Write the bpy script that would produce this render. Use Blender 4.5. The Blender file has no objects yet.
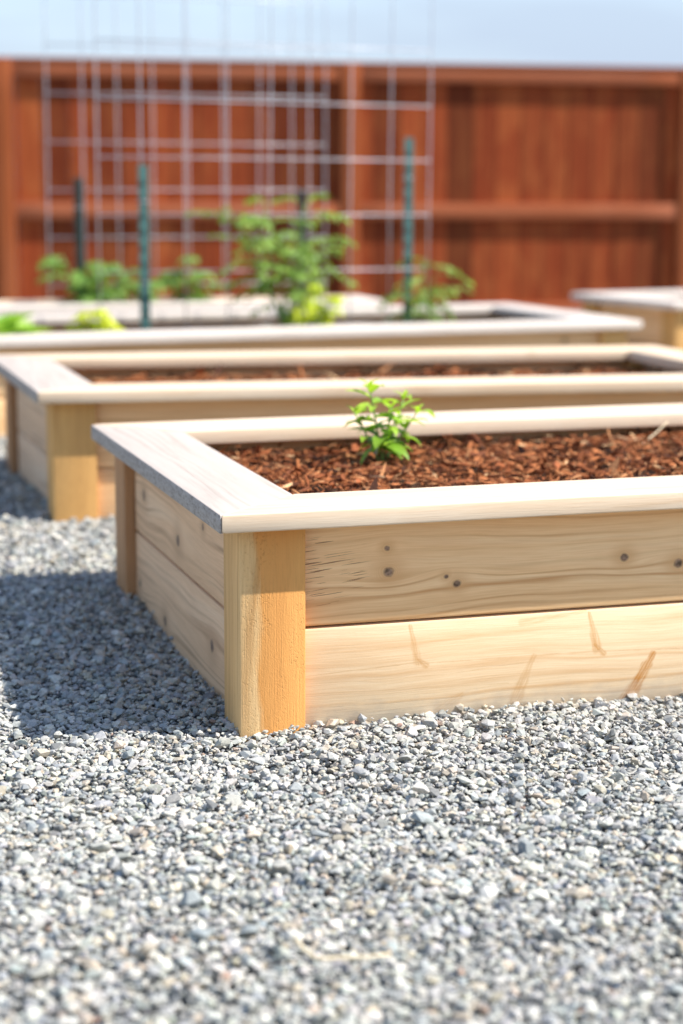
import bpy, bmesh, math, random
import numpy as np
from mathutils import Vector, Matrix, Euler, noise as mnoise
R = math.radians
rng = np.random.default_rng(7)
random.seed(11)
scene = bpy.context.scene
COL = scene.collection

# ------------------------------------------------------------------ object helpers
def tag(o, label=None, cat=None, group=None, kind=None):
    if label: o['label'] = label
    if cat: o['category'] = cat
    if group: o['group'] = group
    if kind: o['kind'] = kind
    return o

def empty(name, loc=(0, 0, 0), rz=0.0):
    o = bpy.data.objects.new(name, None)
    COL.objects.link(o)
    o.location = loc
    o.rotation_euler = (0, 0, rz)
    o.empty_display_size = 0.1
    return o

def mesh_obj(name, me, mat=None, parent=None, loc=(0, 0, 0), rot=(0, 0, 0)):
    o = bpy.data.objects.new(name, me)
    COL.objects.link(o)
    if mat is not None and not me.materials:
        me.materials.append(mat)
    if parent: o.parent = parent
    o.location = loc
    o.rotation_euler = rot
    return o

def np_mesh(name, verts, faces_flat, loop_tot, cols=None, smooth=False):
    me = bpy.data.meshes.new(name)
    nv = len(verts)
    me.vertices.add(nv)
    me.vertices.foreach_set('co', np.asarray(verts, np.float32).ravel())
    nl = len(faces_flat)
    me.loops.add(nl)
    me.loops.foreach_set('vertex_index', np.asarray(faces_flat, np.int32))
    nf = len(loop_tot)
    me.polygons.add(nf)
    starts = np.zeros(nf, np.int32); starts[1:] = np.cumsum(loop_tot)[:-1]
    me.polygons.foreach_set('loop_start', starts)
    me.polygons.foreach_set('loop_total', np.asarray(loop_tot, np.int32))
    me.polygons.foreach_set('use_smooth', np.full(nf, smooth))
    me.update(calc_edges=True)
    if cols is not None:
        a = me.color_attributes.new('tint', 'FLOAT_COLOR', 'POINT')
        c = np.ones((nv, 4), np.float32); c[:, :3] = cols
        a.data.foreach_set('color', c.ravel())
    return me

# ------------------------------------------------------------------ node helpers
class NT:
    def __init__(s, name):
        s.m = bpy.data.materials.new(name); s.m.use_nodes = True
        s.t = s.m.node_tree; s.t.nodes.clear()
        s.out = s.t.nodes.new('ShaderNodeOutputMaterial')
        s.cache = {}
    def new(s, typ, **kw):
        n = s.t.nodes.new(typ)
        for k, v in kw.items(): setattr(n, k, v)
        return n
    def link(s, a, b): s.t.links.new(a, b)
    def put(s, sock, v):
        if isinstance(v, (int, float)): sock.default_value = v
        elif isinstance(v, tuple): sock.default_value = v if len(v) == len(sock.default_value) else tuple(v) + (1,)
        else: s.link(v, sock)
    def math(s, op, a, b=None, c=None, clamp=False):
        n = s.new('ShaderNodeMath', operation=op, use_clamp=clamp)
        s.put(n.inputs[0], a)
        if b is not None: s.put(n.inputs[1], b)
        if c is not None: s.put(n.inputs[2], c)
        return n.outputs[0]
    def noise(s, vec, scale=1.0, detail=2.0, rough=0.5, dist=0.0, fac=True):
        n = s.new('ShaderNodeTexNoise')
        s.link(vec, n.inputs['Vector'])
        n.inputs['Scale'].default_value = scale
        n.inputs['Detail'].default_value = detail
        n.inputs['Roughness'].default_value = rough
        n.inputs['Distortion'].default_value = dist
        return n.outputs['Fac' if fac else 'Color']
    def vscale(s, vec, sc, add=(0, 0, 0)):
        n = s.new('ShaderNodeVectorMath', operation='MULTIPLY_ADD')
        s.link(vec, n.inputs[0]); n.inputs[1].default_value = sc; n.inputs[2].default_value = add
        return n.outputs[0]
    def comb(s, x, y, z):
        n = s.new('ShaderNodeCombineXYZ')
        s.put(n.inputs[0], x); s.put(n.inputs[1], y); s.put(n.inputs[2], z)
        return n.outputs[0]
    def sep(s, v):
        n = s.new('ShaderNodeSeparateXYZ'); s.link(v, n.inputs[0])
        return n.outputs
    def ramp(s, fac, stops, interp='LINEAR'):
        n = s.new('ShaderNodeValToRGB'); n.color_ramp.interpolation = interp
        e = n.color_ramp.elements
        while len(e) < len(stops): e.new(0.5)
        for i, (p, c) in enumerate(stops):
            e[i].position = p
            e[i].color = (c, c, c, 1) if isinstance(c, (int, float)) else tuple(c) + (1,)
        s.link(fac, n.inputs[0])
        return n.outputs[0]
    def mapr(s, v, a, b, c=0.0, d=1.0, smooth=False):
        n = s.new('ShaderNodeMapRange')
        if smooth: n.interpolation_type = 'SMOOTHSTEP'
        s.put(n.inputs[0], v)
        for i, q in enumerate((a, b, c, d)): n.inputs[i + 1].default_value = q
        return n.outputs[0]
    def mix(s, fac, a, b, typ='MIX'):
        n = s.new('ShaderNodeMix', data_type='RGBA', blend_type=typ)
        s.put(n.inputs[0], fac); s.put(n.inputs[6], a); s.put(n.inputs[7], b)
        return n.outputs[2]
    def objco(s):
        if 'oc' not in s.cache: s.cache['oc'] = s.new('ShaderNodeTexCoord').outputs['Object']
        return s.cache['oc']
    def rand(s):
        if 'r' not in s.cache: s.cache['r'] = s.new('ShaderNodeObjectInfo').outputs['Random']
        return s.cache['r']
    def attr(s, name):
        n = s.new('ShaderNodeAttribute'); n.attribute_name = name
        return n.outputs['Color']
    def bump(s, h, strength=0.3, dist=0.001, normal=None):
        n = s.new('ShaderNodeBump'); n.inputs['Strength'].default_value = strength
        n.inputs['Distance'].default_value = dist
        s.link(h, n.inputs['Height'])
        if normal: s.link(normal, n.inputs['Normal'])
        return n.outputs[0]
    def principled(s, col, rough=0.6, spec=0.3, normal=None, **kw):
        p = s.new('ShaderNodeBsdfPrincipled')
        s.put(p.inputs['Base Color'], col); s.put(p.inputs['Roughness'], rough)
        p.inputs['Specular IOR Level'].default_value = spec
        for k, v in kw.items(): s.put(p.inputs[k], v)
        if normal: s.link(normal, p.inputs['Normal'])
        s.link(p.outputs[0], s.out.inputs[0])
        return p

# ------------------------------------------------------------------ wood
def wood(name, pale, mid, dark, knots=(), streaks=(), cracks=None, split=None, rough=0.62,
         fine=1.0, grain=1.0, weather=0.0, sawn=0.0, vary=0.06, random_knots=True, rings=16.0, dark_edge=0.0, dirt=None):
    """Board local axes: X along the grain, Y across the broad face, Z thickness."""
    n = NT(name)
    oc = n.objco()
    x, y, z = n.sep(oc)
    rnd = n.rand()
    off = n.math('MULTIPLY', rnd, 37.0)
    # lateral push of the grain around knots
    yy = y
    kmask = None; kring = None
    for (kx, ky, kr) in knots:
        dx = n.math('MULTIPLY', n.math('SUBTRACT', x, kx), 0.85)
        dy = n.math('SUBTRACT', y, ky)
        wob = n.noise(n.vscale(oc, (90, 90, 90)), 1.0, 2)
        d2 = n.math('ADD', n.math('MULTIPLY', dx, dx), n.math('MULTIPLY', dy, dy))
        d = n.math('SQRT', d2)
        dw = n.math('ADD', d, n.math('MULTIPLY', n.math('SUBTRACT', wob, 0.5), kr * 0.9))
        kr = kr * 1.25
        core = n.mapr(dw, kr * 0.60, kr * 1.10, 1.0, 0.0)
        halo = n.mapr(d, kr * 0.9, kr * 4.5, 0.55, 0.0, smooth=True)
        rg = n.math('POWER', n.math('MULTIPLY_ADD', n.math('SINE', n.math('MULTIPLY', dw, 2200.0)), 0.5, 0.5), 2.0)
        halo = n.math('ADD', halo, n.math('MULTIPLY', rg, n.mapr(d, kr * 1.0, kr * 2.4, 0.35, 0.0)))
        s_ = kr * 3.0
        dxs = n.math('MULTIPLY', dx, 0.45)
        e2 = n.math('ADD', n.math('MULTIPLY', dxs, dxs), n.math('MULTIPLY', dy, dy))
        g = n.math('POWER', 2.718, n.math('MULTIPLY', e2, -1.0 / (s_ * s_)))
        yy = n.math('SUBTRACT', yy, n.math('MULTIPLY', n.math('MULTIPLY', dy, g), 0.62))
        kmask = core if kmask is None else n.math('MAXIMUM', kmask, core)
        kring = halo if kring is None else n.math('MAXIMUM', kring, halo)
    # slow wander of the grain
    wander = n.math('SUBTRACT', n.noise(n.comb(n.math('ADD', n.math('MULTIPLY', x, 2.6), off), n.math('MULTIPLY', y, 7.0), off), 1.0, 2), 0.5)
    yw = n.math('ADD', yy, n.math('MULTIPLY', wander, 0.040))
    gy = n.math('MULTIPLY', yw, 1.0)
    # broad bands
    band = n.noise(n.comb(n.math('ADD', n.math('MULTIPLY', x, 0.8), off), n.math('MULTIPLY', gy, rings * 1.6), n.math('ADD', n.math('MULTIPLY', z, 14.0), off)), 1.0, 3, 0.55)
    # growth lines: folded sine of a warped coordinate
    ph = n.math('ADD', n.math('MULTIPLY', gy, rings * 34.0), n.math('MULTIPLY', band, 26.0))
    ph = n.math('ADD', ph, n.math('MULTIPLY', z, 120.0))
    ln = n.math('MULTIPLY_ADD', n.math('SINE', ph), 0.5, 0.5)
    ln = n.math('POWER', ln, 3.0)
    lnfade = n.noise(n.comb(n.math('ADD', n.math('MULTIPLY', x, 1.7), off), n.math('MULTIPLY', y, 26.0), 3.3), 1.0, 2)
    ln = n.math('MULTIPLY', ln, n.mapr(lnfade, 0.38, 0.66))
    fib = n.noise(n.comb(n.math('ADD', n.math('MULTIPLY', x, 14.0), off), n.math('MULTIPLY', yw, 620.0), n.math('MULTIPLY', z, 620.0)), 1.0, 3, 0.6)
    blotch = n.noise(n.vscale(oc, (3.2, 11, 11), (5.1, 2.2, 0)), 1.0, 3, 0.55)
    blotch = n.math('ADD', blotch, n.math('MULTIPLY', n.math('SUBTRACT', rnd, 0.5), vary * 2.0))
    c = n.ramp(band, [(0.28, pale), (0.55, mid), (0.80, tuple(m * 0.62 + d * 0.38 for m, d in zip(mid, dark)))])
    c = n.mix(n.mapr(blotch, 0.36, 0.70, 0.0, 0.42), c, tuple(m * 0.72 + d * 0.28 for m, d in zip(mid, dark)))
    c = n.mix(n.math('MULTIPLY', ln, 0.85 * grain), c, dark)
    c = n.mix(n.math('MULTIPLY', n.mapr(fib, 0.42, 0.75), 0.26 * fine), c, dark)
    c = n.mix(n.math('MULTIPLY', n.mapr(fib, 0.50, 0.22), 0.22 * fine), c, tuple(min(1, p * 1.10) for p in pale))
    hgt = n.math('ADD', fib, n.math('MULTIPLY', ln, 0.4))
    if split is not None:      # sapwood / heartwood edge across local z (posts)
        pos, col2, sgn = split
        wv = n.noise(n.comb(n.math('ADD', n.math('MULTIPLY', x, 7.0), off), n.math('MULTIPLY', z, 22.0), 0.0), 1.0, 3)
        e = n.math('ADD', n.math('MULTIPLY', z, sgn), n.math('MULTIPLY', n.math('SUBTRACT', wv, 0.5), 0.045))
        e = n.math('ADD', e, n.math('MULTIPLY', n.math('SUBTRACT', fib, 0.5), 0.012))
        e = n.math('ADD', e, n.math('MULTIPLY', x, 0.035))
        msk = n.mapr(e, pos - 0.005, pos + 0.006)
        c2 = n.ramp(band, [(0.30, col2[0]), (0.60, col2[1])])
        c2 = n.mix(n.math('MULTIPLY', n.mapr(fib, 0.45, 0.75), 0.25), c2, dark)
        c = n.mix(msk, c, c2)
    for (x0, y0, x1, y1, w, col, amt) in streaks:
        ax, ay = x1 - x0, y1 - y0
        L2 = ax * ax + ay * ay
        px = n.math('SUBTRACT', x, x0); py = n.math('SUBTRACT', y, y0)
        t = n.math('DIVIDE', n.math('ADD', n.math('MULTIPLY', px, ax), n.math('MULTIPLY', py, ay)), L2, clamp=True)
        qx = n.math('SUBTRACT', px, n.math('MULTIPLY', t, ax)); qy = n.math('SUBTRACT', py, n.math('MULTIPLY', t, ay))
        # gentle bow
        d = n.math('SQRT', n.math('ADD', n.math('MULTIPLY', qx, qx), n.math('MULTIPLY', qy, qy)))
        wb = n.noise(n.vscale(oc, (60, 60, 60), (x0 * 9, 0, 0)), 1.0, 2)
        d = n.math('ADD', d, n.math('MULTIPLY', n.math('SUBTRACT', wb, 0.5), w * 0.7))
        ww = n.math('MULTIPLY', n.math('ADD', 0.35, n.math('MULTIPLY', t, 0.65)), w)
        m = n.mapr(n.math('DIVIDE', d, ww), 0.50, 1.10, 1.0, 0.0, smooth=True)
        ca, sa = ax / math.sqrt(L2), ay / math.sqrt(L2)
        al = n.math('ADD', n.math('MULTIPLY', px, ca), n.math('MULTIPLY', py, sa)); ac = n.math('SUBTRACT', n.math('MULTIPLY', py, ca), n.math('MULTIPLY', px, sa))
        lines = n.noise(n.comb(n.math('MULTIPLY', al, 30.0), n.math('MULTIPLY', ac, 420.0), 0.0), 1.0, 3, 0.6)
        m = n.math('MULTIPLY', m, n.mapr(lines, 0.36, 0.58, 0.20, 1.0))
        c = n.mix(n.math('MULTIPLY', m, amt), c, col)
    if cracks is not None:     # short dark checks near a board end
        cx, cy, rx, ry = cracks
        ck = n.noise(n.comb(n.math('MULTIPLY', x, 20.0), n.math('MULTIPLY', n.math('ADD', y, n.math('MULTIPLY', x, -0.10)), 620.0), 1.7), 1.0, 1, 0.3)
        mx = n.math('DIVIDE', n.math('SUBTRACT', x, cx), rx); my = n.math('DIVIDE', n.math('SUBTRACT', y, cy), ry)
        rr = n.math('SQRT', n.math('ADD', n.math('MULTIPLY', mx, mx), n.math('MULTIPLY', my, my)))
        thr = n.math('SUBTRACT', ck, n.math('MULTIPLY', rr, 0.075))
        m = n.mapr(thr, 0.605, 0.620)
        m = n.math('MULTIPLY', m, n.mapr(rr, 1.35, 0.9))
        c = n.mix(n.math('MULTIPLY', m, 0.75), c, (0.17, 0.06, 0.02))
        hgt = n.math('SUBTRACT', hgt, n.math('MULTIPLY', m, 2.0))
    if random_knots:
        v = n.new('ShaderNodeTexVoronoi'); v.voronoi_dimensions = '2D'
        n.link(n.comb(n.math('ADD', n.math('MULTIPLY', x, 3.4), off), n.math('ADD', n.math('MULTIPLY', y, 4.6), off), 0.0), v.inputs['Vector'])
        v.inputs['Scale'].default_value = 1.0
        vd = v.outputs['Distance']
        pick = n.sep(v.outputs['Color'])[0]
        sz = n.mapr(pick, 0.55, 1.0, 0.0, 0.036)
        q = n.math('DIVIDE', vd, n.math('MAXIMUM', sz, 0.0001))
        km = n.mapr(q, 0.6, 1.2, 1.0, 0.0)
        kh = n.mapr(q, 0.8, 4.0, 0.30, 0.0, smooth=True)
        on = n.math('GREATER_THAN', pick, 0.60)
        km = n.math('MULTIPLY', km, on); kh = n.math('MULTIPLY', kh, on)
        kmask = km if kmask is None else n.math('MAXIMUM', kmask, km)
        kring = kh if kring is None else n.math('MAXIMUM', kring, kh)
    if kmask is not None:
        c = n.mix(kring, c, tuple(m * 0.35 + d * 0.65 for m, d in zip(mid, dark)))
        kc = n.mix(n.mapr(n.noise(n.vscale(oc, (170, 170, 170)), 1.0, 3), 0.38, 0.62), (0.30, 0.19, 0.13), (0.06, 0.035, 0.022))
        c = n.mix(n.math('MULTIPLY', kmask, 0.92), c, kc)
    if weather > 0:
        wn = n.noise(n.comb(n.math('ADD', n.math('MULTIPLY', x, 5.0), off), n.math('MULTIPLY', y, 60.0), n.math('MULTIPLY', z, 60.0)), 1.0, 4, 0.6)
        g = n.ramp(wn, [(0.25, (0.52, 0.465, 0.415)), (0.55, (0.46, 0.41, 0.36)), (0.8, (0.28, 0.24, 0.21))])
        c = n.mix(weather, c, g)
    if dirt is not None:       # dust and splash marks along the foot of the board
        dn = n.noise(n.vscale(oc, (38, 60, 60)), 1.0, 4, 0.65)
        dm = n.math('ADD', n.math('DIVIDE', n.math('SUBTRACT', dirt[0] + dirt[1], y), dirt[1]), n.math('MULTIPLY', n.math('SUBTRACT', dn, 0.5), 2.6))
        c = n.mix(n.mapr(dm, 0.0, 1.3, 0.0, 0.42), c, (0.42, 0.37, 0.31))
    if dark_edge > 0:          # grey, rough, specked sawn edges; shade of the side faces painted in too
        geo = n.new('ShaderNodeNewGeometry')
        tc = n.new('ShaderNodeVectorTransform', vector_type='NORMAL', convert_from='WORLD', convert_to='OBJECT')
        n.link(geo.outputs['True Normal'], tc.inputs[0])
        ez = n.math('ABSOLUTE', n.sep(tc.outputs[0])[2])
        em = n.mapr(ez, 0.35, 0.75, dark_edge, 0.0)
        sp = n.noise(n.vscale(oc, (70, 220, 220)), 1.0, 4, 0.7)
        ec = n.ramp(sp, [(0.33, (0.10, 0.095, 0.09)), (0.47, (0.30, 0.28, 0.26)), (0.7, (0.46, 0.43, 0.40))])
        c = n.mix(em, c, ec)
    if sawn > 0:
        sw = n.noise(n.vscale(oc, (420, 900, 900)), 1.0, 2, 0.5)
        sw2 = n.mapr(n.noise(n.vscale(oc, (260, 420, 420)), 1.0, 2, 0.6), 0.58, 0.68)
        sw2 = n.math('MULTIPLY', sw2, n.mapr(n.noise(n.vscale(oc, (9, 30, 30)), 1.0, 3), 0.42, 0.62))
        hgt = n.math('ADD', hgt, n.math('MULTIPLY', sw, sawn * 0.7))
        hgt = n.math('SUBTRACT', hgt, n.math('MULTIPLY', sw2, sawn))
        c = n.mix(n.math('MULTIPLY', sw2, 0.30 * sawn), c, dark)
    c = n.mix(1.0, c, n.ramp(rnd, [(0, (1 - vary, 1 - vary, 1 - vary)), (1, (1.0, 1.0 - vary * 0.25, 1 - vary * 0.5))]), 'MULTIPLY')
    nb = n.bump(hgt, 0.45 + 0.4 * sawn, 0.0006 + 0.0006 * sawn)
    n.principled(c, rough, 0.25, nb)
    return n.m

# ------------------------------------------------------------------ terrain height
def sstep(a, b, v):
    t = np.clip((v - a) / (b - a), 0, 1); return t * t * (3 - 2 * t)
def ground_h(x, y):
    x = np.asarray(x, float); y = np.asarray(y, float)
    h = -0.009 + 0.023 * sstep(0.10, 0.9, y) + 0.012 * sstep(1.0, 1.45, y) * (1 - 0.8 * sstep(2.2, 3.0, y))
    h = h + 0.005 * np.sin(x * 5.1 + 1.3 * np.sin(y * 3.3)) * np.cos(y * 4.3 + 0.7) + 0.003 * np.sin(x * 13 + 2) * np.sin(y * 11 + x * 4)
    return h

# ------------------------------------------------------------------ hull library
def hull(nv, scale, seed, jitter=0.35):
    r = np.random.default_rng(seed)
    p = r.normal(size=(nv, 3)); p /= np.linalg.norm(p, axis=1)[:, None]
    p *= (1 - jitter * r.random((nv, 1)))
    p *= np.array(scale)
    bm = bmesh.new()
    vs = [bm.verts.new(v) for v in p]
    res = bmesh.ops.convex_hull(bm, input=vs)
    junk = [v for v in bm.verts if not v.link_faces]
    bmesh.ops.delete(bm, geom=junk, context='VERTS')
    bmesh.ops.recalc_face_normals(bm, faces=bm.faces)
    bm.verts.index_update()
    V = np.array([v.co[:] for v in bm.verts]); F = np.array([[v.index for v in f.verts] for f in bm.faces])
    bm.free()
    return V, F

def rot_mats(n, tilt, full=False):
    az = rng.uniform(0, 2 * np.pi, n); spin = rng.uniform(0, 2 * np.pi, n)
    ta = rng.normal(0, tilt, n); td = rng.uniform(0, 2 * np.pi, n)
    cz, sz = np.cos(az), np.sin(az)
    Z = np.zeros((n, 3, 3)); Z[:, 0, 0] = cz; Z[:, 0, 1] = -sz; Z[:, 1, 0] = sz; Z[:, 1, 1] = cz; Z[:, 2, 2] = 1
    k = np.stack([np.cos(td), np.sin(td), np.zeros(n)], 1)
    c, s = np.cos(ta), np.sin(ta)
    K = np.zeros((n, 3, 3)); K[:, 0, 2] = k[:, 1]; K[:, 1, 2] = -k[:, 0]; K[:, 2, 0] = -k[:, 1]; K[:, 2, 1] = k[:, 0]
    T = np.eye(3)[None] + s[:, None, None] * K + (1 - c)[:, None, None] * (K @ K)
    return T @ Z

def scatter_mesh(name, lib, pos, scl, cols, tilt):
    """every grain its own closed shape, all in one mesh"""
    n = len(pos); M = rot_mats(n, tilt); which = rng.integers(0, len(lib), n)
    VV, FF, CC = [], [], []; base = 0
    for k, (V, F) in enumerate(lib):
        ids = np.nonzero(which == k)[0]
        if len(ids) == 0: continue
        v = V[None] * scl[ids][:, None, :]
        v = np.einsum('nij,nvj->nvi', M[ids], v) + pos[ids][:, None, :]
        f = F[None] + (base + np.arange(len(ids)) * len(V))[:, None, None]
        VV.append(v.reshape(-1, 3)); FF.append(f.reshape(-1, 3))
        CC.append(np.repeat(cols[ids], len(V), axis=0)); base += len(ids) * len(V)
    V = np.concatenate(VV); F = np.concatenate(FF); C_ = np.concatenate(CC)
    return np_mesh(name, V, F.ravel(), np.full(len(F), 3), C_)

# ------------------------------------------------------------------ materials
M = {}
CREAM = dict(pale=(0.79, 0.67, 0.515), mid=(0.75, 0.585, 0.41), dark=(0.54, 0.31, 0.14))
BOARD = dict(pale=(0.95, 0.66, 0.37), mid=(0.90, 0.555, 0.275), dark=(0.48, 0.23, 0.07))
ORNG = (0.62, 0.30, 0.09)
M['cap'] = wood('pale_cap_wood', **CREAM, random_knots=False, grain=0.55, fine=0.8, rings=11)
M['cap_far'] = wood('pale_cap_wood_knotty', **CREAM, random_knots=True, grain=0.8, fine=0.8, rings=11)
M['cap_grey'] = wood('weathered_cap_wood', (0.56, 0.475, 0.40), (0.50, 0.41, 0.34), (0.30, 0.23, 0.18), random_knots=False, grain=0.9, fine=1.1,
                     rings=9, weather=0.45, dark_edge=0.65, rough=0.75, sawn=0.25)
M['cap_white'] = wood('silvered_cap_wood', (0.80, 0.72, 0.63), (0.74, 0.65, 0.56), (0.46, 0.38, 0.30), random_knots=False, grain=0.7, weather=0.25)
M['board'] = wood('cedar_board_wood', **BOARD, grain=0.9)
M['side'] = wood('weathered_side_board_wood', (0.95, 0.68, 0.43), (0.90, 0.575, 0.325), (0.44, 0.24, 0.12), grain=0.9, weather=0.25)  # greyed, weathered wood for left and right side boards
M['post'] = wood('orange_post_wood', (0.78, 0.47, 0.18), (0.70, 0.39, 0.13), (0.36, 0.17, 0.05), random_knots=False, sawn=0.8, grain=0.6, rough=0.75, rings=7)
M['post_near'] = wood('two_tone_post_wood', (0.84, 0.60, 0.31), (0.78, 0.49, 0.21), (0.42, 0.19, 0.05), random_knots=False, sawn=0.8, grain=0.9, rough=0.78,
                      rings=9, split=(-0.022, ((0.77, 0.385, 0.115), (0.66, 0.285, 0.075)), -1.0))
M['post_red'] = wood('reddish_post_wood', (0.62, 0.34, 0.16), (0.52, 0.27, 0.12), (0.26, 0.11, 0.045), random_knots=False, sawn=0.8, grain=0.9, rings=9)

def simple(name, fn):
    n = NT(name); fn(n); return n.m

def m_gravel(n):
    t = n.attr('tint'); oc = n.objco()
    a = n.noise(n.vscale(oc, (330, 330, 330)), 1.0, 4, 0.65)
    b = n.noise(n.vscale(oc, (95, 95, 95)), 1.0, 2, 0.5)
    c = n.mix(1.0, t, n.ramp(a, [(0.30, 0.72), (0.5, 1.0), (0.72, 1.2)]), 'MULTIPLY')
    c = n.mix(n.mapr(b, 0.50, 0.72, 0.0, 0.35), c, (0.39, 0.365, 0.325))
    big = n.noise(n.vscale(oc, (2.6, 2.6, 0.0)), 1.0, 4, 0.6)
    c = n.mix(n.mapr(big, 0.42, 0.68, 0.0, 0.34), c, (0.40, 0.385, 0.355))
    n.principled(c, 0.85, 0.25, n.bump(a, 0.6, 0.0008))
M['gravel'] = simple('crushed_stone', m_gravel)

def m_ground(n):
    oc = n.objco()
    v = n.new('ShaderNodeTexVoronoi'); n.link(n.vscale(oc, (75, 75, 75)), v.inputs['Vector']); v.inputs['Scale'].default_value = 1.0
    cc = n.sep(v.outputs['Color'])[0]
    big = n.noise(n.vscale(oc, (1.3, 1.3, 1.3)), 1.0, 4)
    c = n.ramp(cc, [(0.0, (0.16, 0.17, 0.18)), (0.5, (0.30, 0.31, 0.31)), (1.0, (0.44, 0.43, 0.41))])
    c = n.mix(n.mapr(v.outputs['Distance'], 0.35, 0.75), c, (0.10, 0.10, 0.10))
    c = n.mix(1.0, c, n.ramp(big, [(0.3, 0.85), (0.7, 1.1)]), 'MULTIPLY')
    n.principled(c, 0.95, 0.1, n.bump(v.outputs['Distance'], 0.9, 0.012))
M['ground'] = simple('gravel_ground', m_ground)

def m_mulch(n):
    t = n.attr('tint'); oc = n.objco()
    a = n.noise(n.vscale(oc, (260, 260, 260)), 1.0, 4, 0.65)
    c = n.mix(1.0, t, n.ramp(a, [(0.30, 0.5), (0.5, 0.95), (0.75, 1.35)]), 'MULTIPLY')
    n.principled(c, 0.92, 0.12, n.bump(a, 0.8, 0.0015))
M['mulch'] = simple('bark_mulch_chips', m_mulch)
def m_soil(n):
    oc = n.objco()
    a = n.noise(n.vscale(oc, (60, 60, 60)), 1.0, 5, 0.65)
    c = n.ramp(a, [(0.3, (0.025, 0.014, 0.008)), (0.7, (0.085, 0.045, 0.026))])
    n.principled(c, 0.95, 0.15, n.bump(a, 0.8, 0.01))
M['soil'] = simple('dark_soil', m_soil)

def m_fence(rail):
    def f(n):
        oc = n.objco(); x, y, z = n.sep(oc); rnd = n.rand()
        if rail:
            gr = n.noise(n.comb(n.math('MULTIPLY', x, 3.0), n.math('MULTIPLY', y, 60.0), n.math('MULTIPLY', z, 60.0)), 1.0, 4, 0.6)
            bl = n.noise(n.comb(n.math('MULTIPLY', x, 1.7), rnd, n.math('MULTIPLY', z, 9.0)), 1.0, 3)
            c = n.ramp(gr, [(0.25, (0.42, 0.13, 0.055)), (0.6, (0.34, 0.09, 0.034)), (0.85, (0.22, 0.05, 0.018))])
            c = n.mix(n.mapr(bl, 0.45, 0.75, 0.0, 0.35), c, (0.42, 0.17, 0.10))
            if rail == 'post': c = n.mix(1.0, c, (0.86, 0.78, 0.60), 'MULTIPLY')
        else:
            idx = n.math('FLOOR', n.math('DIVIDE', x, 0.1425))
            wn = n.new('ShaderNodeTexWhiteNoise', noise_dimensions='1D'); n.link(idx, wn.inputs['W'])
            r = wn.outputs['Value']
            o = n.math('MULTIPLY', r, 55.0)
            gr = n.noise(n.comb(n.math('MULTIPLY', x, 46.0), o, n.math('ADD', n.math('MULTIPLY', z, 1.5), o)), 1.0, 4, 0.6)
            bl = n.noise(n.comb(n.math('MULTIPLY', x, 7.0), o, n.math('ADD', n.math('MULTIPLY', z, 3.2), o)), 1.0, 3, 0.6)
            c = n.ramp(gr, [(0.25, (0.32, 0.070, 0.021)), (0.55, (0.225, 0.040, 0.012)), (0.8, (0.095, 0.018, 0.005))])
            c = n.mix(n.mapr(bl, 0.42, 0.68, 0.0, 0.65), c, (0.36, 0.10, 0.030))
            fr = n.math('ABSOLUTE', n.math('SUBTRACT', n.math('FRACT', n.math('DIVIDE', x, 0.1425)), 0.5))
            c = n.mix(n.mapr(fr, 0.455, 0.492, 0.0, 0.85), c, (0.045, 0.012, 0.006))
            c = n.mix(1.0, c, n.ramp(r, [(0, (0.55, 0.56, 0.55)), (0.5, (0.98, 0.95, 0.9)), (1, (1.30, 1.30, 1.2))]), 'MULTIPLY')
        n.principled(c, 0.8, 0.12, n.bump(gr, 0.5, 0.002))
    return f
M['fence'] = simple('stained_fence_boards', m_fence(False))
M['fpost'] = simple('stained_fence_post', m_fence('post'))
M['rail'] = simple('stained_fence_rail', m_fence(True))

def leaf_mat(name, c1, c2, trans=0.35):
    n = NT(name)
    t = n.sep(n.attr('tint'))[0]
    col = n.ramp(t, [(0.0, c1), (1.0, c2)])
    oc = n.objco()
    nz = n.noise(n.vscale(oc, (140, 140, 140)), 1.0, 3)
    col = n.mix(1.0, col, n.ramp(nz, [(0.3, 0.82), (0.7, 1.15)]), 'MULTIPLY')
    p = n.new('ShaderNodeBsdfPrincipled'); n.link(col, p.inputs['Base Color'])
    p.inputs['Roughness'].default_value = 0.45; p.inputs['Specular IOR Level'].default_value = 0.35
    tr = n.new('ShaderNodeBsdfTranslucent')
    tc = n.mix(1.0, col, (1.25, 1.3, 0.55), 'MULTIPLY'); n.link(tc, tr.inputs['Color'])
    ms = n.new('ShaderNodeMixShader'); ms.inputs[0].default_value = trans
    n.link(p.outputs[0], ms.inputs[1]); n.link(tr.outputs[0], ms.inputs[2]); n.link(ms.outputs[0], n.out.inputs[0])
    return n.m
M['leaf'] = leaf_mat('bright_leaf', (0.14, 0.31, 0.03), (0.42, 0.60, 0.06), 0.45)
M['leaf_t'] = leaf_mat('tomato_leaf', (0.09, 0.20, 0.03), (0.34, 0.48, 0.08))
M['leaf_d'] = leaf_mat('dark_leaf', (0.08, 0.18, 0.03), (0.27, 0.42, 0.08))
M['leaf_y'] = leaf_mat('yellow_green_leaf', (0.34, 0.46, 0.02), (0.68, 0.70, 0.04))
M['leaf_l'] = leaf_mat('lettuce_leaf', (0.22, 0.42, 0.05), (0.48, 0.66, 0.14))
M['petal'] = leaf_mat('white_petal', (0.80, 0.80, 0.78), (0.85, 0.85, 0.82), 0.2)
M['leaf_dead'] = leaf_mat('withered_leaf', (0.16, 0.13, 0.13), (0.26, 0.22, 0.21), 0.15)

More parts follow.
